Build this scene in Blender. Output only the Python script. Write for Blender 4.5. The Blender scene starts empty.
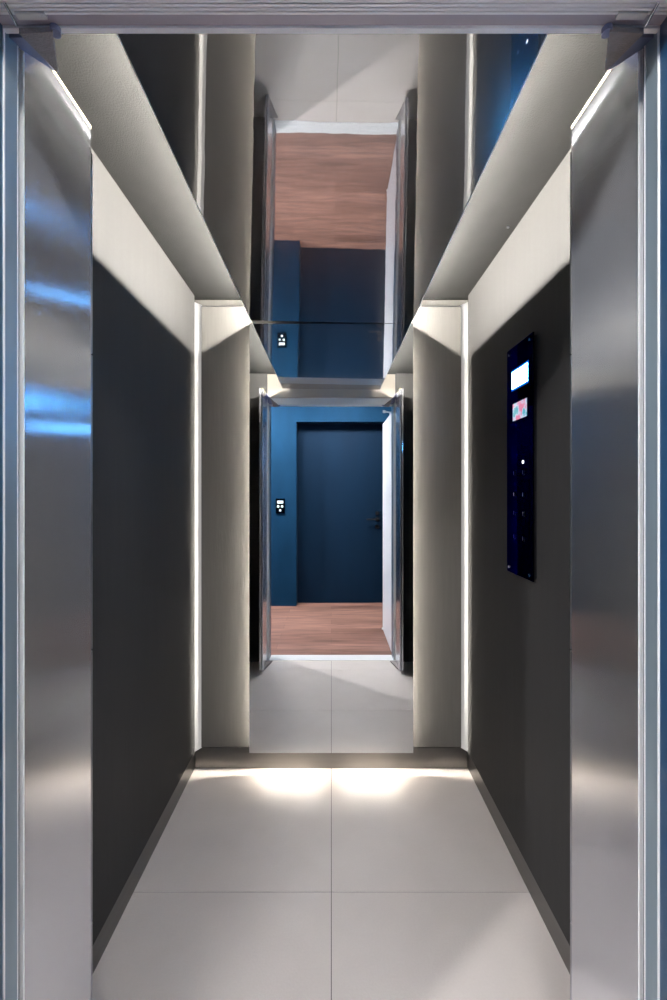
import bpy, bmesh, math, random
from mathutils import Vector, Matrix
random.seed(4)
S = bpy.context.scene
C = S.collection

# ------------------------------------------------------------------ view
S.view_settings.view_transform = 'Standard'
S.view_settings.look = 'None'
S.view_settings.gamma = 1
S.view_settings.use_curve_mapping = False
S.view_settings.exposure = 0.28
S.cycles.max_bounces = 18
S.cycles.glossy_bounces = 14
S.cycles.diffuse_bounces = 8
S.cycles.sample_clamp_indirect = 12
S.cycles.blur_glossy = 0.3
S.cycles.use_denoising = True

w = bpy.data.worlds.new('world'); S.world = w; w.use_nodes = True
w.node_tree.nodes['Background'].inputs[0].default_value = (.3, .4, .6, 1)
w.node_tree.nodes['Background'].inputs[1].default_value = 0.05

# ------------------------------------------------------------------ materials
def mat(name, col, rough=.5, metal=0, spec=.5, aniso=0, noise=None, bump=None, coat=0, vary=0, vscale=(6, 6, 6), rvary=0):
    m = bpy.data.materials.new(name); m.use_nodes = True
    nt = m.node_tree; b = nt.nodes['Principled BSDF']
    b.inputs['Base Color'].default_value = (*col, 1)
    b.inputs['Roughness'].default_value = rough
    b.inputs['Metallic'].default_value = metal
    b.inputs['Specular IOR Level'].default_value = spec
    b.inputs['Coat Weight'].default_value = coat
    tc = nt.nodes.new('ShaderNodeTexCoord')
    def noise_node(sc, vs, det=4):
        mp = nt.nodes.new('ShaderNodeMapping'); mp.inputs['Scale'].default_value = vs
        nt.links.new(tc.outputs['Object'], mp.inputs[0])
        n = nt.nodes.new('ShaderNodeTexNoise'); n.inputs['Scale'].default_value = sc; n.inputs['Detail'].default_value = det
        nt.links.new(mp.outputs[0], n.inputs['Vector'])
        return n
    if vary:
        n = noise_node(1, vscale)
        r = nt.nodes.new('ShaderNodeMix'); r.data_type = 'RGBA'
        lo = tuple(c * (1 - vary) for c in col); hi = tuple(min(1, c * (1 + vary)) for c in col)
        r.inputs[6].default_value = (*lo, 1); r.inputs[7].default_value = (*hi, 1)
        nt.links.new(n.outputs['Fac'], r.inputs[0]); nt.links.new(r.outputs[2], b.inputs['Base Color'])
    if rvary:
        n = noise_node(1, vscale)
        r = nt.nodes.new('ShaderNodeMapRange'); r.inputs['To Min'].default_value = rough * (1 - rvary); r.inputs['To Max'].default_value = rough * (1 + rvary)
        nt.links.new(n.outputs['Fac'], r.inputs[0]); nt.links.new(r.outputs[0], b.inputs['Roughness'])
    if bump:
        st, sc, vs = bump
        n = noise_node(sc, vs)
        bp = nt.nodes.new('ShaderNodeBump'); bp.inputs['Strength'].default_value = st; bp.inputs['Distance'].default_value = .01
        nt.links.new(n.outputs['Fac'], bp.inputs['Height']); nt.links.new(bp.outputs[0], b.inputs['Normal'])
    if aniso:
        b.inputs['Anisotropic'].default_value = abs(aniso)
        t = nt.nodes.new('ShaderNodeTangent'); t.direction_type = 'RADIAL'; t.axis = 'Z'
        b.inputs['Anisotropic Rotation'].default_value = .25 if aniso < 0 else 0
        nt.links.new(t.outputs[0], b.inputs['Tangent'])
    return m

def emit(name, col, strength, base=.8):
    m = bpy.data.materials.new(name); m.use_nodes = True
    nt = m.node_tree; b = nt.nodes['Principled BSDF']
    b.inputs['Base Color'].default_value = (base, base, base, 1)
    b.inputs['Emission Color'].default_value = (*col, 1)
    b.inputs['Emission Strength'].default_value = strength
    return m

LAM = mat('grey_laminate', (.041, .0395, .038), .62, 0, .08, bump=(.10, 1, (40, 40, 500)), vary=.10, vscale=(60, 60, 4))
CEILM = mat('textured_grey_ceiling', (.017, .0167, .016), .7, 0, .08, bump=(.14, 1, (260, 260, 260)), vary=.22, vscale=(22, 14, 22))
BACKM = mat('grey_brushed_panel', (.092, .087, .080), .55, 0, .15, bump=(.12, 1, (300, 300, 14)), vary=.12, vscale=(90, 90, 5))
STEEL = mat('brushed_steel', (.72, .74, .79), .19, 1, aniso=1)
ALU = mat('aluminium', (.88, .89, .88), .36, .2, vary=.06, vscale=(4, 60, 4))
ALUD = mat('mauve_anodised_aluminium', (.42, .40, .44), .4, .3)
JAMB = mat('jamb_steel', (.27, .35, .40), .34, .6, vary=.12, vscale=(60, 60, 3))
BLUEF = mat('blue_frame_paint', (.012, .05, .11), .3, 0, coat=.4, vary=.1)
BASE = mat('baseboard_steel', (.15, .145, .14), .3, 1, vary=.12, vscale=(3, 3, 60))
MIRR = mat('mirror_glass', (.90, .91, .91), .0, 1)
CMIR = mat('polished_dark_steel', (.74, .73, .73), .015, 1, bump=(.035, 1, (4.5, 2.4, 1)))
def add_haze(m, fac, rough):
    nt = m.node_tree; b = nt.nodes['Principled BSDF']; out = nt.nodes['Material Output']
    g = nt.nodes.new('ShaderNodeBsdfGlossy'); g.inputs['Color'].default_value = (.7, .7, .7, 1); g.inputs['Roughness'].default_value = rough
    mx = nt.nodes.new('ShaderNodeMixShader'); mx.inputs[0].default_value = fac
    nt.links.new(b.outputs[0], mx.inputs[1]); nt.links.new(g.outputs[0], mx.inputs[2]); nt.links.new(mx.outputs[0], out.inputs['Surface'])
add_haze(CMIR, .18, .24)
EDGE = mat('panel_edge', (.60, .60, .58), .4, .2)
BRKT = mat('cast_bracket_grey', (.24, .21, .20), .55, .2, bump=(.4, 1, (300, 300, 300)), vary=.25, vscale=(120, 120, 120))
BRKM = mat('bracket_cap_purple_grey', (.20, .22, .34), .35, .6)
BLKG = mat('black_glass', (.013, .018, .032), .03, 1)
BLKG.node_tree.nodes['Principled BSDF'].inputs['Specular Tint'].default_value = (.32, .37, .46, 1)
BLK = mat('black_plastic', (.012, .012, .014), .35)
CHR = mat('chrome', (.7, .72, .76), .12, 1)
LITEDGE = mat('cream_lit_edge', (.42, .38, .22), .6)  # cream colour carries the cove light on the leaf tops
LINT = mat('beige_lintel_lining', (.55, .49, .42), .5)
GAPSHADE = mat('dark_gap_shade', (.015, .017, .022), .4)  # near black, paints the shade of the gap beside the leaf
BLUEW = mat('blue_wall_paint', (.005, .037, .084), .7, 0, .1, bump=(.12, 1, (90, 90, 30)), vary=.30, vscale=(6, 6, 2.2))
BLUED = mat('blue_door_lacquer', (.004, .019, .044), .6, 0, .12, bump=(.08, 1, (90, 90, 20)), vary=.25, vscale=(5, 5, 1.5))
WHITE = mat('white_lacquer', (.78, .80, .84), .35, vary=.03)
HALLC = mat('white_hall_ceiling', (.7, .72, .75), .7, vary=.03)
SCREW = mat('screw_steel', (.35, .35, .38), .3, 1)

COVE = emit('cove_led', (1.0, .965, .90), 2700)
GLOW = emit('mirror_led', (1.0, .94, .84), 280)
FLOORL = emit('floor_led', (1.0, .93, .82), 75)
CORN = emit('corner_diffuser', (1.0, .97, .93), .30, .05)
HALLFILL = emit('added_hall_diffuser', (.95, .955, .98), 120)  # for the added, unseen hall lamps
HALLS = emit('hall_spot_diffuser', (.97, .97, 1.0), 4500)
KNOBL = emit('lit_button', (.9, .95, 1), 1.6)
ICONL = emit('call_icon_light', (.10, .75, .55), .45)
DISPW = emit('call_display_light', (.6, .92, 1), .75)

def floor_mat():
    m = mat('porcelain_tile', (.56, .54, .52), .40, 0, .5, rvary=.25, vscale=(9, 9, 9))
    nt = m.node_tree; b = nt.nodes['Principled BSDF']
    tc = nt.nodes.new('ShaderNodeTexCoord')
    n1 = nt.nodes.new('ShaderNodeTexNoise'); n1.inputs['Scale'].default_value = 5; n1.inputs['Detail'].default_value = 6
    n2 = nt.nodes.new('ShaderNodeTexNoise'); n2.inputs['Scale'].default_value = 160; n2.inputs['Detail'].default_value = 2
    for n in (n1, n2): nt.links.new(tc.outputs['Object'], n.inputs['Vector'])
    r = nt.nodes.new('ShaderNodeMix'); r.data_type = 'RGBA'
    r.inputs[6].default_value = (.49, .435, .40, 1); r.inputs[7].default_value = (.62, .56, .515, 1)
    ad = nt.nodes.new('ShaderNodeMix'); ad.data_type = 'FLOAT'; ad.inputs[0].default_value = .3
    nt.links.new(n1.outputs['Fac'], ad.inputs[2]); nt.links.new(n2.outputs['Fac'], ad.inputs[3])
    nt.links.new(ad.outputs[0], r.inputs[0]); nt.links.new(r.outputs[2], b.inputs['Base Color'])
    bp = nt.nodes.new('ShaderNodeBump'); bp.inputs['Strength'].default_value = .06; bp.inputs['Distance'].default_value = .01
    nt.links.new(n2.outputs['Fac'], bp.inputs['Height']); nt.links.new(bp.outputs[0], b.inputs['Normal'])
    return m
TILE = floor_mat()
GROUT = mat('grout', (.12, .11, .10), .8)

def wood_mat():
    m = bpy.data.materials.new('oak_floorboards'); m.use_nodes = True
    nt = m.node_tree; b = nt.nodes['Principled BSDF']
    b.inputs['Roughness'].default_value = .45
    tc = nt.nodes.new('ShaderNodeTexCoord')
    br = nt.nodes.new('ShaderNodeTexBrick')
    br.inputs['Scale'].default_value = 1; br.inputs['Brick Width'].default_value = 1.25; br.inputs['Row Height'].default_value = .14
    br.inputs['Mortar Size'].default_value = .0012; br.inputs['Mortar Smooth'].default_value = 0
    br.offset = .37
    br.inputs['Color1'].default_value = (.21, .105, .077, 1); br.inputs['Color2'].default_value = (.34, .18, .135, 1); br.inputs['Mortar'].default_value = (.14, .065, .045, 1)
    nt.links.new(tc.outputs['Object'], br.inputs['Vector'])
    mp = nt.nodes.new('ShaderNodeMapping'); mp.inputs['Scale'].default_value = (2.2, 26, 1)
    nt.links.new(tc.outputs['Object'], mp.inputs[0])
    n = nt.nodes.new('ShaderNodeTexNoise'); n.inputs['Scale'].default_value = 1; n.inputs['Detail'].default_value = 8; n.inputs['Distortion'].default_value = .8
    nt.links.new(mp.outputs[0], n.inputs['Vector'])
    rp = nt.nodes.new('ShaderNodeMapRange'); rp.inputs['From Min'].default_value = .3; rp.inputs['From Max'].default_value = .7
    rp.inputs['To Min'].default_value = .5; rp.inputs['To Max'].default_value = 1.2
    nt.links.new(n.outputs['Fac'], rp.inputs[0])
    mx = nt.nodes.new('ShaderNodeVectorMath'); mx.operation = 'SCALE'
    nt.links.new(br.outputs['Color'], mx.inputs[0]); nt.links.new(rp.outputs[0], mx.inputs['Scale'])
    nt.links.new(mx.outputs[0], b.inputs['Base Color'])
    return m
WOOD = wood_mat()

def screen_mat(name, c1, c2, c3, strength, scale):
    m = bpy.data.materials.new(name); m.use_nodes = True
    nt = m.node_tree; b = nt.nodes['Principled BSDF']
    b.inputs['Roughness'].default_value = .1; b.inputs['Base Color'].default_value = (.02, .02, .02, 1)
    tc = nt.nodes.new('ShaderNodeTexCoord')
    n = nt.nodes.new('ShaderNodeTexNoise'); n.inputs['Scale'].default_value = scale; n.inputs['Detail'].default_value = 2
    nt.links.new(tc.outputs['Object'], n.inputs['Vector'])
    cr = nt.nodes.new('ShaderNodeValToRGB')
    cr.color_ramp.elements[0].position = .40; cr.color_ramp.elements[0].color = (*c1, 1)
    cr.color_ramp.elements[1].position = .62; cr.color_ramp.elements[1].color = (*c3, 1)
    e = cr.color_ramp.elements.new(.5); e.color = (*c2, 1)
    nt.links.new(n.outputs['Fac'], cr.inputs[0]); nt.links.new(cr.outputs[0], b.inputs['Emission Color'])
    b.inputs['Emission Strength'].default_value = strength
    return m
DISP1 = emit('bright_display', (.10, .44, 1.0), 90)
HALO = emit('display_halo_glow', (.0, .12, .75), .8, .02)  # glow colour of the bloom around the display
DISP2 = screen_mat('picture_screen', (.10, .40, .48), (.52, .62, .78), (.70, .22, .34), .9, 36)
DISP1M = emit('display_mark', (.9, .45, .3), 1.5)

# ------------------------------------------------------------------ geometry helpers
def bx(bm, x0, x1, y0, y1, z0, z1):
    vs = [bm.verts.new((x, y, z)) for x in (x0, x1) for y in (y0, y1) for z in (z0, z1)]
    for f in ((0, 1, 3, 2), (4, 6, 7, 5), (0, 4, 5, 1), (2, 3, 7, 6), (0, 2, 6, 4), (1, 5, 7, 3)):
        bm.faces.new([vs[i] for i in f])
    return vs

def prism(bm, base, top):
    a = [bm.verts.new(p) for p in base]; b = [bm.verts.new(p) for p in top]
    bm.faces.new(a[::-1]); bm.faces.new(b)
    n = len(a)
    for i in range(n): bm.faces.new((a[i], a[(i+1) % n], b[(i+1) % n], b[i]))

def cyl(bm, p0, p1, r0, r1=None, seg=20):
    r1 = r0 if r1 is None else r1
    p0, p1 = Vector(p0), Vector(p1); d = (p1 - p0).normalized()
    u = d.orthogonal().normalized(); v = d.cross(u)
    f = lambda p, r: [p + (u * math.cos(a) + v * math.sin(a)) * r for a in (2*math.pi*i/seg for i in range(seg))]
    prism(bm, f(p0, r0), f(p1, r1))

def obj(name, build, m, parent=None, bevel=0, smooth=False):
    bm = bmesh.new(); build(bm)
    bmesh.ops.recalc_face_normals(bm, faces=bm.faces)
    if bevel:
        bmesh.ops.bevel(bm, geom=list(bm.edges), offset=bevel, segments=2, affect='EDGES', profile=.6)
    me = bpy.data.meshes.new(name); bm.to_mesh(me); bm.free()
    me.materials.append(m)
    if smooth:
        for p in me.polygons: p.use_smooth = True
    o = bpy.data.objects.new(name, me); C.objects.link(o)
    if parent:
        o.parent = parent
        o.location = -Vector(parent.location) if parent.type == 'EMPTY' and parent.parent is None else (0, 0, 0)
    return o

def box(name, x0, x1, y0, y1, z0, z1, m, parent=None, bevel=0):
    return obj(name, lambda b: bx(b, min(x0, x1), max(x0, x1), y0, y1, z0, z1), m, parent, bevel)

def struct(o, label=None):
    o['kind'] = 'structure'
    if label: o['label'] = label
    return o

def thing(name, label, cat, loc, group=None):
    o = bpy.data.objects.new(name, None); C.objects.link(o); o.location = loc; o.empty_display_size = .05
    return tag(o, label, cat, group)

def tag(o, label, cat, group=None):
    o['label'] = label; o['category'] = cat
    if group: o['group'] = group
    return o

# ------------------------------------------------------------------ key sizes (metres; camera at the origin, looking +Y)
CH = 1.316
ZC, ZU = 2.104, 2.235            # polished ceiling panel, ceiling above it
XW = .64                          # cabin wall face
YT = .655                         # cabin side of the door frame
YM = 2.045                        # mirror face
YB = 2.10                         # back wall
OX = .485                        # half opening

# ------------------------------------------------------------------ cabin shell
def tiles(bm):
    xs = [(-.652, -.0012), (.0012, .652)]
    ys = [(YT+.004, .8427-.0), (.8451, 1.4427), (1.4451, YB)]
    for x0, x1 in xs:
        for y0, y1 in ys: bx(bm, x0, x1, y0, y1, -.012, 0)
fl = struct(obj('floor', tiles, TILE), 'pale grey porcelain tile floor of the lift cabin')
g = box('grout_bed', -.652, .652, YT+.004, YB, -.03, -.0015, GROUT, fl)

struct(box('ceiling', -.66, .66, YT+.002, YB, ZU, ZU+.03, CEILM), 'textured grey upper ceiling beside the polished panel')
cs = bpy.data.objects['ceiling']
obj('screw', lambda b: cyl(b, (.612, 1.52, ZU-.004), (.612, 1.52, ZU+.001), .004), SCREW, cs)

for s, side in ((-1, 'left'), (1, 'right')):
    struct(box('wall_' + side, s*XW, s*(XW+.02), .691, 2.052, .098, ZU-.001, LAM), 'dark grey laminate wall on the %s of the cabin' % side)
    struct(box('baseboard_' + side, s*(XW+.010), s*(XW+.02), .691, YB-.001, .001, .096, BASE), 'brushed steel skirting along the %s cabin wall' % side)
    # return wall behind the folded door
    struct(box('wall_front_' + side, s*(OX+.014), s*(XW+.02), .679, .690, .001, ZU-.001, LAM), 'dark front return wall on the %s of the cabin doorway' % side)
struct(box('wall_back', -.68, .68, YB+.001, YB+.03, 0, ZU+.03, BACKM), 'grey back wall of the cabin')
struct(box('baseboard_back', -.648, .648, YB-.012, YB, .001, .098, BASE), 'brushed steel skirting under the back mirror')

# two grey panels flanking the mirror are one sheet behind the mirror
pn = box('wall_panel', -.6130, .6130, 2.070, YB-.001, .112, 2.190, BACKM, bevel=.0015)
tag(pn, 'grey textured panel on the back wall, showing on both sides of the mirror', 'panel')

box('top_seam', -.6128, .6128, 2.0695, YB-.001, 2.1905, 2.1935, BLK, pn)
# corner light diffusers
for s, side in ((-1, 'left'), (1, 'right')):
    def dif(bm, s=s):
        pts = [(s*.6395, 2.0535), (s*.6160, 2.088), (s*.6160, 2.098), (s*.6395, 2.098)]
        prism(bm, [(x, y, .100) for x, y in pts], [(x, y, 2.205) for x, y in pts])
    tag(obj('corner_light', dif, CORN), 'white vertical light strip in the back %s corner of the cabin' % side, 'light')

# ------------------------------------------------------------------ mirror with light strips behind it
mr = thing('wall_mirror', 'tall frameless mirror on the back wall reflecting the blue hall door', 'mirror', (0, YM+.003, .0997))
def glass(bm):
    n = 1; z0, z1 = .0997, ZC-.004
    def yy(z): return YM
    zs = [z0 + (z1-z0)*i/n for i in range(n+1)]
    fr = [[bm.verts.new((x, yy(z), z)) for x in (-.382, .382)] for z in zs]
    for a, b in zip(fr, fr[1:]): bm.faces.new((a[0], a[1], b[1], b[0]))
    bk = [[bm.verts.new(p) for p in ((.382, yy(z), z), (.382, yy(z)+.0035, z), (-.382, yy(z)+.0035, z), (-.382, yy(z), z))] for z in zs]
    for a, b in zip(bk, bk[1:]):
        for k in range(3): bm.faces.new((a[k], a[k+1], b[k+1], b[k]))
    bm.faces.new(bk[0]); bm.faces.new(bk[-1])
mg = obj('mirror_glass', glass, MIRR, mr)
for p in mg.data.polygons:
    p.use_smooth = abs(p.normal.y) > .9 and p.normal.y < 0
box('backing_frame', -.298, .298, YM+.0055, 2.0695, .16, 2.05, BLK, mr)
for s in (-1, 1):
    box('light_strip', s*.300, s*.304, YM+.008, 2.066, .16, 2.05, GLOW, mr)
for xa, xb in ((-.33, -.05), (.05, .33)):
    def lamp(bm, xa=xa, xb=xb):
        prism(bm, [(xa, YM+.0075, .1065), (xb, YM+.0075, .1065), (xb, YM+.019, .1025), (xa, YM+.019, .1025)],
                  [(xa, YM+.0090, .110), (xb, YM+.0090, .110), (xb, YM+.0205, .106), (xa, YM+.0205, .106)])
    obj('light_strip', lamp, FLOORL, mr)

# ------------------------------------------------------------------ polished ceiling panel with cove strips on top
cp = thing('ceiling_panel', 'mirror polished dark steel panel hung below the cabin ceiling', 'ceiling panel', (0, 1.42, ZC))
box('sheet', -.369, .369, .725, 2.068, ZC, ZC+.006, CMIR, cp)
for s in (-1, 1):
    box('edge_trim', s*.3692, s*.3712, .725, 2.068, ZC-.001, ZC+.008, EDGE, cp)
    obj('light_strip', lambda b, s=s: prism(b, [(s*.3406, .735, ZC+.0250), (s*.3422, .735, ZC+.0250), (s*.3406, .735, ZC+.0278)],
                                              [(s*.3406, 2.035, ZC+.0250), (s*.3422, 2.035, ZC+.0250), (s*.3406, 2.035, ZC+.0278)]), COVE, cp)
    box('strip_holder', s*.3330, s*.3404, .733, 2.062, ZC+.0065, ZC+.0280, BLK, cp)
for x in (-.2, .2):
    for y in (1.0, 1.8):
        obj('hanger', lambda b, x=x, y=y: cyl(b, (x, y, ZC+.0062), (x, y, ZU-.001), .006), ALU, cp)

cp.rotation_euler = (0, .010, 0)              # hangs a few millimetres lower on the right

# ------------------------------------------------------------------ doorway: header, jambs, sill
def header(bm):
    bx(bm, -OX, OX, .6475, YT, 2.000, 2.050)             # pale inner lip
    bx(bm, -OX, OX, .630, .6473, 2.006, 2.050)           # backing
    y = .628
    while y > .575:                                      # ribs of the rail
        bx(bm, -OX, OX, y-.0014, y+.0014, 2.0005, 2.0094)
        y -= .0052
hd = struct(obj('trim_1', header, ALU), 'ribbed aluminium header rail over the doorway')
box('rail_bed', -OX, OX, .572, .6299, 2.0095, 2.050, ALUD, hd)
box('mauve_band', -OX, OX, .6315, .6465, 2.0035, 2.0059, ALUD, hd)
struct(box('wall_front_top', -OX-.0135, OX+.0135, YT-.03, .668, 2.0515, ZU-.001, LINT), 'dark wall above the doorway')
for s, n in ((-1, 2), (1, 3)):
    j = struct(box('trim_%d' % n, s*OX, s*(OX+.05), .6515, .678, .001, 2.05, JAMB, bevel=.0008), 'steel door jamb on the %s' % ('left' if s < 0 else 'right'))
    box('bead', s*(OX-.0012), s*(OX+.01), .6485, .6512, .001, 2.05, ALU, j)
    box('blue_frame', s*(OX+.0003), s*(OX+.05), .55, .6482, .001, 2.05, BLUEF, j)
    box('inner_bead', s*OX, s*(OX+.0135), .6781, .6805, .001, 2.05, ALU, j)
    # small catches where jamb meets header
    obj('corner_catch', lambda b, s=s: cyl(b, (s*.4560, .612, 1.999), (s*.4560, .637, 1.993), .0022), CHR, j)
    box('corner_plate', s*.4100, s*.4520, .6260, .6345, 1.9985, 2.0035, EDGE, j)
def sill(bm):
    for y0, y1 in ((.550, .572), (.576, .598), (.602, .624), (.628, .657)):
        bx(bm, -OX, OX, y0, y1, -.006, .002)
    bx(bm, -OX, OX, .550, .657, -.02, -.007)
tag(obj('door_sill', sill, ALU), 'grooved aluminium door sill between cabin tiles and wood floor', 'door sill')

# ------------------------------------------------------------------ folded door leaves
for s, side in ((-1, 'left'), (1, 'right')):
    lf = thing('folding_door', 'brushed steel door leaf folded open on the %s of the doorway' % side, 'door', (s*.505, .80, .012), 'folded steel door leaves')
    y0, y1 = .705, .905
    box('leaf', s*.4955, s*.5075, y0, y1, .014, 2.063, STEEL, lf, bevel=.0012)
    box('lit_top_edge', s*.4950, s*.5075, y0+.002, y1, 2.0635, 2.0705, LITEDGE, lf)  # strip added to paint the bright yellowish lit edge
    box('rear_leaf', s*.5115, s*.5235, y0+.004, y1-.002, .014, 2.070, STEEL, lf, bevel=.0012)
    box('edge_bead', s*.4925, s*.4985, y0-.004, y0-.0003, .014, 2.06, ALU, lf)
    box('gap_shade', s*.4987, s*.530, y0-.014, y0-.0005, .014, 2.05, GAPSHADE, lf)  # dark strip in place of the shaded gap between jamb and leaf
    for z0, z1 in ((.03, .42), (.425, .985), (.99, 1.60), (1.605, 2.02)):
        obj('hinge_knuckle', lambda b, z0=z0, z1=z1: cyl(b, (s*.5035, y1+.007, z0), (s*.5035, y1+.007, z1), (.0065), seg=16), SCREW, lf, smooth=False)
    # foot pivot
    def foot(bm):
        prism(bm, [(s*.495, .70, .004), (s*.495, .86, .004), (s*.455, .70, .004)],
                  [(s*.495, .70, .014), (s*.495, .86, .014), (s*.455, .70, .014)])
    obj('foot_pivot', foot, BRKT, lf)
    # top pivot bracket: triangular wedge under the header
    def wedge(bm):
        A = (s*.4560, .640, 1.984); B = (s*.4060, .640, 1.987); D = (s*.4607, .740, 2.022)
        up = [(s*.4560, .640, 1.9935), (s*.4060, .640, 1.9945), (s*.4607, .741, 2.028)]
        prism(bm, [A, B, D], up)
    obj('pivot_bracket', wedge, BRKT, lf, bevel=.0012)
    obj('bracket_arm', lambda b: prism(b, [(s*.4605, .6605, 2.000), (s*.4945, .6605, 2.000), (s*.4945, .755, 2.0632), (s*.4700, .745, 2.030)],
                                          [(s*.4605, .6605, 2.032), (s*.4945, .6605, 2.032), (s*.4945, .755, 2.070), (s*.4700, .745, 2.040)]), BRKM, lf)
    obj('pivot_cap', lambda b: cyl(b, (s*.4060, .646, 1.9905), (s*.4060, .646, 1.9990), .0075), BRKM, lf)

# ------------------------------------------------------------------ control panel on the right wall
XF = .625
cop = thing('control_panel', 'tall narrow black glass lift control panel with lit displays on the right wall', 'control panel', (XW, 1.46, 1.037))
box('backing_box', XF+.005, XW-.0005, 1.366, 1.555, 1.045, 1.805, BLK, cop)
box('glass_plate', XF, XF+.0045, 1.360, 1.561, 1.037, 1.813, BLKG, cop, bevel=.0008)
for y in (1.380, 1.541):
    for z in (1.054, 1.796):
        obj('screw', lambda b, y=y, z=z: cyl(b, (XF-.003, y, z), (XF, y, z), .0048, .0052), CHR, cop)
d1 = box('display', XF-.0012, XF-.0002, 1.396, 1.515, 1.670, 1.727, DISP1, cop)
for k, (y, z, h) in enumerate(((1.476, 1.702, .014), (1.462, 1.700, .018), (1.436, 1.703, .012), (1.430, 1.695, .010))):
    box('display_mark', XF-.0016, XF-.0013, y, y+.0045, z-h/2, z+h/2, DISP1M, d1)
box('display_halo', XF-.0007, XF-.0001, 1.390, 1.521, 1.663, 1.734, HALO, cop)  # glowing border painted in as the blue halo of the display
d2 = box('picture_screen', XF-.0012, XF-.0002, 1.402, 1.509, 1.559, 1.617, DISP2, cop)
d2['label'] = 'small screen with a coloured picture'
bz = box('screen_bezel', XF-.0008, XF-.0001, 1.385, 1.528, 1.150, 1.540, BLKG, cop)
for z in (1.380, 1.308, 1.245, 1.165):
    for y in (1.497, 1.427):
        def btn(bm, y=y, z=z):
            cyl(bm, (XF-.0028, y, z), (XF-.0009, y, z), .0115, .0125, seg=28)
        b_ = obj('button', btn, BLKG, cop)
        obj('button_mark', lambda b, y=y, z=z: bx(b, XF-.0031, XF-.0029, y-.0012, y+.0012, z-.006, z+.006), SCREW, b_)
lb = obj('button', lambda b: cyl(b, (XF-.003, 1.427, 1.414), (XF-.0009, 1.427, 1.414), .0055, seg=20), KNOBL, cop)
lb['label'] = 'small round white lit button'

# ------------------------------------------------------------------ the hall seen in the mirror
HX0, HX1, HY0, HZ = -2.3, 1.7, -1.136, 2.55
struct(box('floor_hall', HX0, HX1, HY0-.05, .549, -.02, 0, WOOD), 'brown oak board floor of the hall')
struct(box('ceiling_hall', HX0, HX1, HY0-.05, .60, HZ, HZ+.03, HALLC), 'white hall ceiling')
YH = -.974
def hw(bm):
    bx(bm, HX0, -.404, HY0-.02, YH, 0, HZ)
    bx(bm, -.404, .65, HY0-.02, YH, 2.126, HZ)
    bx(bm, .65, HX1, HY0-.02, YH, 0, HZ)
struct(obj('wall_hall_back', hw, BLUEW), 'blue painted hall wall around the door recess')
struct(box('wall_hall_left', HX0-.03, HX0, HY0-.05, .60, 0, HZ, BLUEW), 'blue end wall of the hall on the left')
struct(box('wall_hall_right', HX1, HX1+.03, HY0-.05, .60, 0, HZ, WHITE), 'white end wall of the hall on the right')
def lw(bm):
    bx(bm, HX0, -(OX+.052), .55, .60, 0, HZ)
    bx(bm, OX+.052, HX1, .55, .60, 0, HZ)
    bx(bm, -(OX+.052), OX+.052, .55, .60, 2.052, HZ)
struct(obj('wall_landing', lw, BLUEW), 'blue landing wall around the lift doorway')

dr = struct(box('door_1', -.398, .644, HY0-.012, HY0+.022, .004, 2.120, BLUED, bevel=.002), 'dark blue flush door at the back of the hall')
YD = HY0+.022
obj('lever_handle', lambda b: (cyl(b, (.545, YD, .995), (.545, YD+.05, .995), .010), cyl(b, (.552, YD+.048, .995), (.415, YD+.048, .995), .0085), cyl(b, (.545, YD, .995), (.545, YD+.008, .995), .026)), BLK, dr)
obj('lock_rosette', lambda b: cyl(b, (.545, YD, .905), (.545, YD+.014, .905), .024), BLK, dr)
obj('latch_knob', lambda b: (cyl(b, (.545, YD, 1.065), (.545, YD+.012, 1.065), .022), bx(b, .541, .549, YD+.012, YD+.03, 1.05, 1.08)), BLK, dr)

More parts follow.
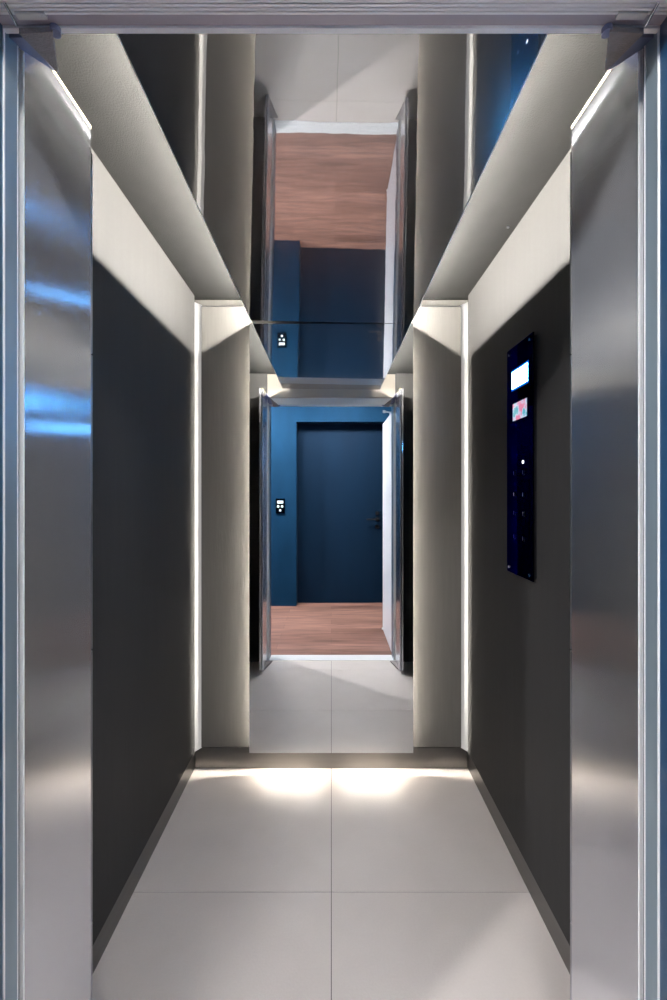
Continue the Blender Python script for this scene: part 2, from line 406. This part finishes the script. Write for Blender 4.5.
# white landing door standing open against the right of the doorway
ld = thing('landing_door', 'white swing door standing open into the hall beside the lift doorway', 'door', (.51, .23, .01))
box('door_leaf', .489, .529, -.09, .530, .012, 1.962, WHITE, ld, bevel=.002)
obj('closer_arm', lambda b: (cyl(b, (.500, .405, 1.985), (.445, .400, 1.992), .006), cyl(b, (.445, .400, 1.982), (.445, .400, 2.002), .012), bx(b, .49, .51, .395, .415, 1.9625, 1.99)), ALU, ld)
obj('door_stop', lambda b: cyl(b, (.480, -.075, .020), (.4885, -.075, .020), .010), ALU, ld)
for z in (.25, 1.0, 1.75):
    obj('hinge', lambda b, z=z: cyl(b, (.505, .536, z-.05), (.505, .536, z+.05), .0055), ALU, ld)

# call panel on the blue wall
cl = thing('call_panel', 'small black lift call panel with green icons on the blue hall wall', 'call panel', (-.588, YH, 1.07))
box('plate', -.640, -.536, YH+.0005, YH+.012, 1.070, 1.240, BLKG, cl, bevel=.002)
box('display', -.622, -.554, YH+.0122, YH+.0135, 1.185, 1.215, DISPW, cl)
for x in (-.612, -.566):
    obj('button', lambda b, x=x: cyl(b, (x, YH+.012, 1.150), (x, YH+.0145, 1.150), .014), ICONL, cl)
obj('button', lambda b: cyl(b, (-.588, YH+.012, 1.105), (-.588, YH+.0145, 1.105), .012), DISPW, cl)

# hall lamps; the square pair is unseen, added to light hall and cabin
for x, y in ((-.75, -.35), (.15, -.35)):
    t = thing('added_hall_light', 'added unseen square white lamp in the hall ceiling %s' % ('left of the doorway' if x < -.5 else 'in front of the doorway'), 'light', (x, y, HZ), 'added hall ceiling lamps')
    box('housing', x-.16, x+.16, y-.16, y+.16, HZ-.012, HZ-.001, WHITE, t)
    box('diffuser', x-.145, x+.145, y-.145, y+.145, HZ-.016, HZ-.0121, HALLFILL, t)
t = thing('spotlight', 'small round spotlight on the hall ceiling far to the left', 'light', (-1.7, -.42, HZ))
obj('housing', lambda b: cyl(b, (-1.7, -.42, HZ-.05), (-1.7, -.42, HZ-.001), .05), WHITE, t)
obj('lens', lambda b: cyl(b, (-1.7, -.42, HZ-.056), (-1.7, -.42, HZ-.0501), .042), HALLS, t)

# ------------------------------------------------------------------ camera
cam = bpy.data.cameras.new('camera'); co = bpy.data.objects.new('camera', cam); C.objects.link(co)
co.location = (0, 0, CH); co.rotation_euler = (math.pi/2, 0, 0)
cam.sensor_fit = 'AUTO'; cam.sensor_width = 36; cam.lens = 438.9 * 36 / 1000
cam.shift_x = 2.2/1000; cam.shift_y = -8/1000; cam.clip_start = .01
S.camera = co
